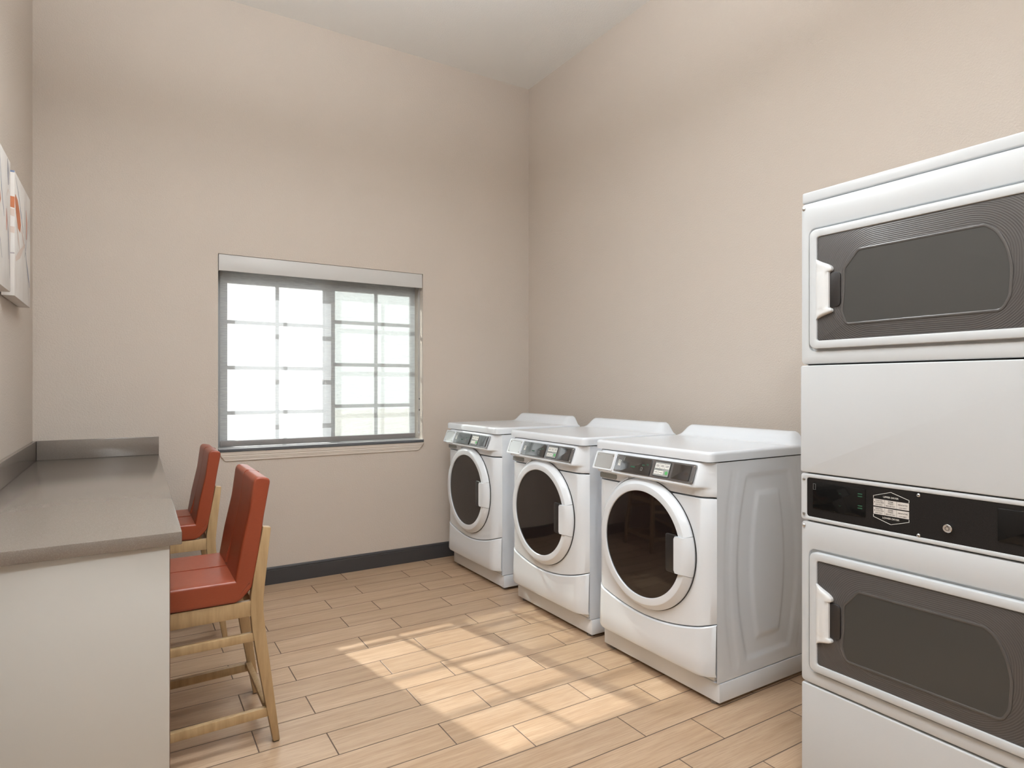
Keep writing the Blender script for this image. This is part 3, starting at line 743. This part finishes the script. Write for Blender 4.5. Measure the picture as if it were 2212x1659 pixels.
# ------------------------------------------------------------------ stacked dryer
def make_dryer():
    t_ = thing('stacked_dryer', 'white stack of two tumble dryers with a black control strip between doors', 'tumble dryer')
    H = .343
    b = MB(); b.box(-H + .004, H - .004, .022, .72, .03, 1.812, .004)
    b.build('cabinet', 'dryer_white', t_)
    b = MB(); b.box(-H + .012, H - .012, .018, .0225, .03, 1.81); b.build('gasket', 'gap', t_)  # dark sheet standing in for shade behind the panel gaps
    b = MB(); b.box(-H - .002, H + .002, .006, .722, 1.8165, 1.850, .005, 3); b.build('top_cap', 'dryer_white', t_)
    for sx in (-1, 1):
        for y in (.08, .65): b = MB(); b.cyl((sx * .29, y, 0), (sx * .29, y, .032), .02); b.build('foot', 'foot_metal', t_)
    def door_section(zc, z0, z1, name):
        """front panel with opening, door with lens; zc = centre of the door"""
        r0 = rrect(-H, H, z0, z1, .012); r1 = rrect(-.3175, .3175, zc - .188, zc + .188, .020)
        b = MB(); b.ring(r0, r1, 0, .020, .004)
        # pressed lip round the opening
        b.ring(rrect(-.3175, .3175, zc - .188, zc + .188, .020), rrect(-.300, .300, zc - .170, zc + .170, .016), .010, .020)
        pn = b.build(name, 'dryer_white', t_)
        for sx in (-1, 1): b = MB(); b.lathe([(.0001, -.0042), (.003, -.0038), (.0052, -.0018), (.0056, .001)], sx * (H - .0085), z1 - .0145, 16); b.build('screw', 'screw', pn)
        O = rrect(-.3095, .3095, zc - .1815, zc + .1815, .020); I = rrect(-.2855, .2855, zc - .1575, zc + .1575, .008)
        b = MB(); b.ring(O, I, -.012, .012, .0035)
        dr = b.build('door', 'dryer_white', t_)
        # lens plate, origin at its centre so the ribs follow the outline
        b = MB(); b.plate(rrect(-.2858, .2858, -.1578, .1578, .008), -.0075, .010, .002)
        ln = b.build('lens', 'lens', dr); ln.location = (0, 0, zc)
        win = [(-.194, -.111, .010), (.181, -.1095, .016), (.1965, -.080, .05), (.2005, -.012, .12), (.190, .040, .12), (.170, .080, .06), (.147, .0965, .016), (-.160, .0945, .014), (-.2005, .0455, .008), (-.2005, -.020, .05), (-.207, -.075, .03)]
        W = round_poly(win, .02, 6)
        b = MB()
        out_ = inset(W, -.007)
        b.ring(out_, inset(W, .001), -.0100, .0, .0025); b.build('lens_rim', 'lens_rim', ln)
        b = MB(); b.plate(W, -.0082, .0); b.build('lens_window', 'lens_window', ln)
        # grip: white, hooked, bites into the lens
        def hx(z):                                              # how far the grip reaches over the lens at height z
            K = [(-.094, -.2855), (-.090, -.281), (-.086, -.272), (-.080, -.254), (-.0765, -.242), (-.073, -.2355), (-.0695, -.2345), (-.065, -.236), (-.063, -.2395), (-.062, -.243),
                 (.045, -.243), (.046, -.2395), (.048, -.236), (.052, -.2345), (.056, -.2347), (.060, -.2365), (.065, -.242), (.070, -.250), (.078, -.267), (.084, -.278), (.089, -.2855)]
            for (za, xa_), (zb_, xb2) in zip(K, K[1:]):
                if z <= zb_: return xa_ + (xb2 - xa_) * (z - za) / (zb_ - za)
            return K[-1][1]
        b = MB(); ls = []
        for z in [-.094, -.092, -.090, -.088, -.086, -.083, -.080, -.0765, -.073, -.0695, -.066, -.064, -.063, -.062, -.05, -.03, 0, .02, .035, .045, .046, .048, .052, .056, .060, .065, .070, .074, .078, .081, .084, .087, .089]:
            xr = hx(z); xl = -.2872; wd_ = xr - xl; hgt = .012 + .0105 * min(1, wd_ / .040)
            pr = [(0, 0.0), (0, -.0125), (.10, -.0128 - (hgt - .012) * .30), (.28, -.0128 - (hgt - .012) * .66), (.52, -.0128 - (hgt - .012) * .92), (.70, -hgt - .0006), (.90, -hgt + .0012), (.985, -hgt + .0040), (1, -hgt + .0075), (1, 0.0)]
            ls.append([Vector((xl + wd_ * u, y, zc + z)) for u, y in pr])
        b.loops(ls); b.build('handle', 'dryer_gloss', dr, angle=40)
        b = MB(); b.plate(rrect(-.2450, -.2120, zc - .060, zc + .043, (.012, .012, .001, .001)), -.0120, -.004, .0015); b.build('grip_pocket', 'pocket', dr)
        return pn
    door_section(1.5435, 1.3165, 1.8125, 'upper_front_panel')
    door_section(.5605, .3345, .8305, 'lower_front_panel')
    b = MB(); b.plate(rrect(-H - .001, H + .001, .9825, 1.3120, .006), -.003, .020, .003); b.build('middle_panel', 'dryer_white', t_)
    b = MB(); b.plate(rrect(-H, H, .02, .3285, .006), .0, .022, .004); b.build('kick_panel', 'dryer_white', t_)
    # control strip
    b = MB(); b.ring(rrect(-H, H, .8355, .9785, .008), rrect(-.3235, .3235, .8475, .9665, .008), -.002, .018, .003)
    cs = b.build('control_surround', 'dryer_white', t_)
    b = MB(); b.plate(rrect(-.3238, .3238, .8472, .9668, .008), .0005, .012); b.mi = 1
    for sx in (-1, 1):
        for z in (.9605, .8535): b.lathe([(.0001, -.0065), (.003, -.006), (.0042, -.004), (.0042, -.002)], sx * .3325, z, 14)
    for z in (.9585, .8515): b.lathe([(.0015, -.0005), (.002, -.0035), (.0046, -.0018), (.005, .001)], -.0045, z, 16)
    cpl = b.build('control_plate', ['plate', 'screw'], cs)
    for (x0, x1) in ((-.304, -.145), (.1725, .3125)):
        b = MB(); b.plate(rrect(x0, x1, .874, .954, .002), -.0018, .002, .0008); b.mi = 1
        if x0 < 0:
            cx_ = -.2185
            for z, s in ((.930, 1), (.896, -1)):
                b.extr([(cx_ - .0045, z - .0015 * s), (cx_, z + .0025 * s), (cx_ + .0045, z - .0015 * s), (cx_, z + .0010 * s)], 'y', -.0021, -.0016)
            for z in (.939, .932, .905, .898): b.box(-.166, -.153, -.0021, -.0016, z - .0016, z + .0016)
            b.mi = 2
            b.ring(rrect(-.3025, -.2945, .932, .950, .0005), rrect(-.302, -.295, .9325, .9495, .0005), -.0021, -.0016)
        b.build('display', ['black_display', 'green_dim', 'card'], cpl)
    # instruction label: hexagonal outline, six cells
    b = MB(); y0, y1 = -.0004, .001
    def bar(p, q, w_):
        p, q = Vector(p), Vector(q); d = (q - p).normalized(); nn = Vector((-d.y, d.x)) * w_ / 2; e_ = d * w_ * .4
        b.extr([tuple(p - e_ - nn), tuple(q + e_ - nn), tuple(q + e_ + nn), tuple(p - e_ + nn)], 'y', y0, y1)
    xa, xc, xb_ = -.1225, -.0755, -.0285
    for pts in ([(xa, .9345), (xa, .9405), (xc, .9555), (xb_, .9405), (xb_, .9345)], [(xa, .8875), (xa, .8815), (xc, .8665), (xb_, .8815), (xb_, .8875)]):
        for p, q in zip(pts, pts[1:]): bar(p, q, .0011)
    b.text('UPPER DRYER', xc, .9402, -.0006, .0066, bold=.00006); b.text('LOWER DRYER', xc, .8822, -.0006, .0066, bold=.00006)
    b.mi = 1
    cells = [(xa, -.0922), (-.0914, -.0606), (-.0598, xb_)]
    for za, zb in ((.9125, .9322), (.8895, .9092)):
        for c0, c1 in cells: b.box(c0, c1, y0, y1, za, zb)
    b.mi = 2
    for za in (.9125, .8895):
        for (c0, c1), (l1, l2, l3) in zip(cells, (('WHITES', '& COLORS', 'HIGH HEAT'), ('PERM', 'PRESS', 'MEDIUM HEAT'), ('', 'DELICATES', 'LOW HEAT'))):
            xm = (c0 + c1) / 2
            if l1: b.text(l1, xm, za + .0158, -.0006, .0055, bold=.00005)
            b.text(l2, xm, za + (.0105 if l1 else .0120), -.0006, .0055 if l1 else .0050, bold=.00005); b.text(l3, xm, za + .0042, -.0006, .0038, bold=.00006)
    b.build('instruction_label', ['label_white', 'label_grey', 'ink'], cpl)
    b = MB(); b.lathe([(.0001, -.009), (.0050, -.009), (.0056, -.0080), (.0066, -.0080), (.0068, -.009), (.0098, -.0092), (.0108, -.008), (.0112, .002)], .0665, .8845, 28)
    b.mi = 1; b.lathe([(.0040, -.0093), (.0050, -.0093)], .0665, .8845, 24); b.box(.0660, .0670, -.0095, -.009, .8885, .8925)
    b.build('key_lock', ['chrome', 'ink'], cpl)
    return t_
dz = make_dryer(); dz.location = (1.79, .834, 0); dz.rotation_euler = (0, 0, -PI / 2)

# ------------------------------------------------------------------ light
wd = bpy.data.worlds.new('sky'); SC.world = wd; wd.use_nodes = True
n = wd.node_tree.nodes; bg = n['Background']
bg.inputs[0].default_value = (0.93, 0.97, 1.0, 1); bg.inputs[1].default_value = 7.5
su = bpy.data.lights.new('sun', 'SUN'); su.energy = 27.0; su.angle = math.radians(0.7); su.color = (1.0, 0.975, 0.94)
so = bpy.data.objects.new('sun', su); COL.objects.link(so)
so.rotation_euler = Vector((0.218, -1.0, -.75)).to_track_quat('-Z', 'Y').to_euler(); so.location = (0, 12, 10)
def area(nm, loc, d, sx_, sz_, power, col=(1, 1, 1), portal=False):
    l_ = bpy.data.lights.new(nm, 'AREA'); l_.shape = 'RECTANGLE'; l_.size = sx_; l_.size_y = sz_; l_.energy = power; l_.color = col; l_.cycles.is_portal = portal
    o = bpy.data.objects.new(nm, l_); COL.objects.link(o); o.location = loc; o.rotation_euler = Vector(d).to_track_quat('-Z', 'Y').to_euler()
area('portal_back', (1.135, YB + T + .02, 1.45), (0, -1, 0), 1.33, 1.2, 1, portal=True)
# made-up suspended fill lights, added out of view to brighten the room
M['lamp_body'] = mat('white_lamp_body', (.8, .8, .8), .4)
m = mat('lit_diffuser', (.9, .9, .88), .5); m.node_tree.nodes['Principled BSDF'].inputs['Emission Color'].default_value = (1, .985, .95, 1)
m.node_tree.nodes['Principled BSDF'].inputs['Emission Strength'].default_value = 4.0; M['lit_diffuser'] = m
for x_, y_, drop, p_dn, p_up, lab in ((.55, 1.80, .80, 34, 100, 'long white suspended ceiling light closest to the washers'), (.2, -.3, .62, 52, 80, 'long white suspended ceiling light deeper in the room, farther from the washers')):
    lt = thing('ceiling_light', lab, 'ceiling light', (x_, y_, HC), 0, 'suspended ceiling lights')
    b = MB(); b.ring(rrect(-.52, .52, -drop, .08 - drop, .006), rrect(-.505, .505, -drop + .005, -drop + .075, .004), -.11, .11, .002); b.build('lamp_body', 'lamp_body', lt)
    b = MB(); b.box(-.504, .504, -.105, .105, -drop + .006, -drop + .014); b.build('diffuser', 'lit_diffuser', lt)
    b = MB(); b.box(-.504, .504, -.105, .105, -drop + .066, -drop + .074); b.build('diffuser', 'lit_diffuser', lt)
    for sx in (-.42, .42): b = MB(); b.cyl((sx, 0, .08 - drop), (sx, 0, 0), .0025, n=8); b.build('cable', 'chrome', lt)
    area('lamp_down', (x_, y_, HC - drop - .005), (0, 0, -1), 1.0, .2, p_dn, (.91, .965, 1))
    area('lamp_up', (x_, y_, HC - drop + .085), (0, 0, 1), 1.0, .2, p_up, (.91, .965, 1))

# ------------------------------------------------------------------ camera and view
cd = bpy.data.cameras.new('camera'); co = bpy.data.objects.new('camera', cd); COL.objects.link(co)
co.location = (0, 0, CAM_H); co.rotation_euler = (PI / 2, 0, -YAW)
cd.sensor_width = 36; cd.sensor_fit = 'HORIZONTAL'; cd.lens = 1344 / 2212 * 36; cd.shift_y = 3.5 / 2212; cd.clip_start = .02
SC.camera = co
SC.view_settings.view_transform = 'Standard'; SC.view_settings.look = 'None'; SC.view_settings.gamma = 1; SC.view_settings.exposure = -0.42
SC.view_settings.use_curve_mapping = False
SC.cycles.use_denoising = True; SC.cycles.max_bounces = 12; SC.cycles.diffuse_bounces = 8; SC.cycles.transparent_max_bounces = 16
SC.cycles.caustics_reflective = False; SC.cycles.caustics_refractive = False; SC.cycles.sample_clamp_indirect = 8
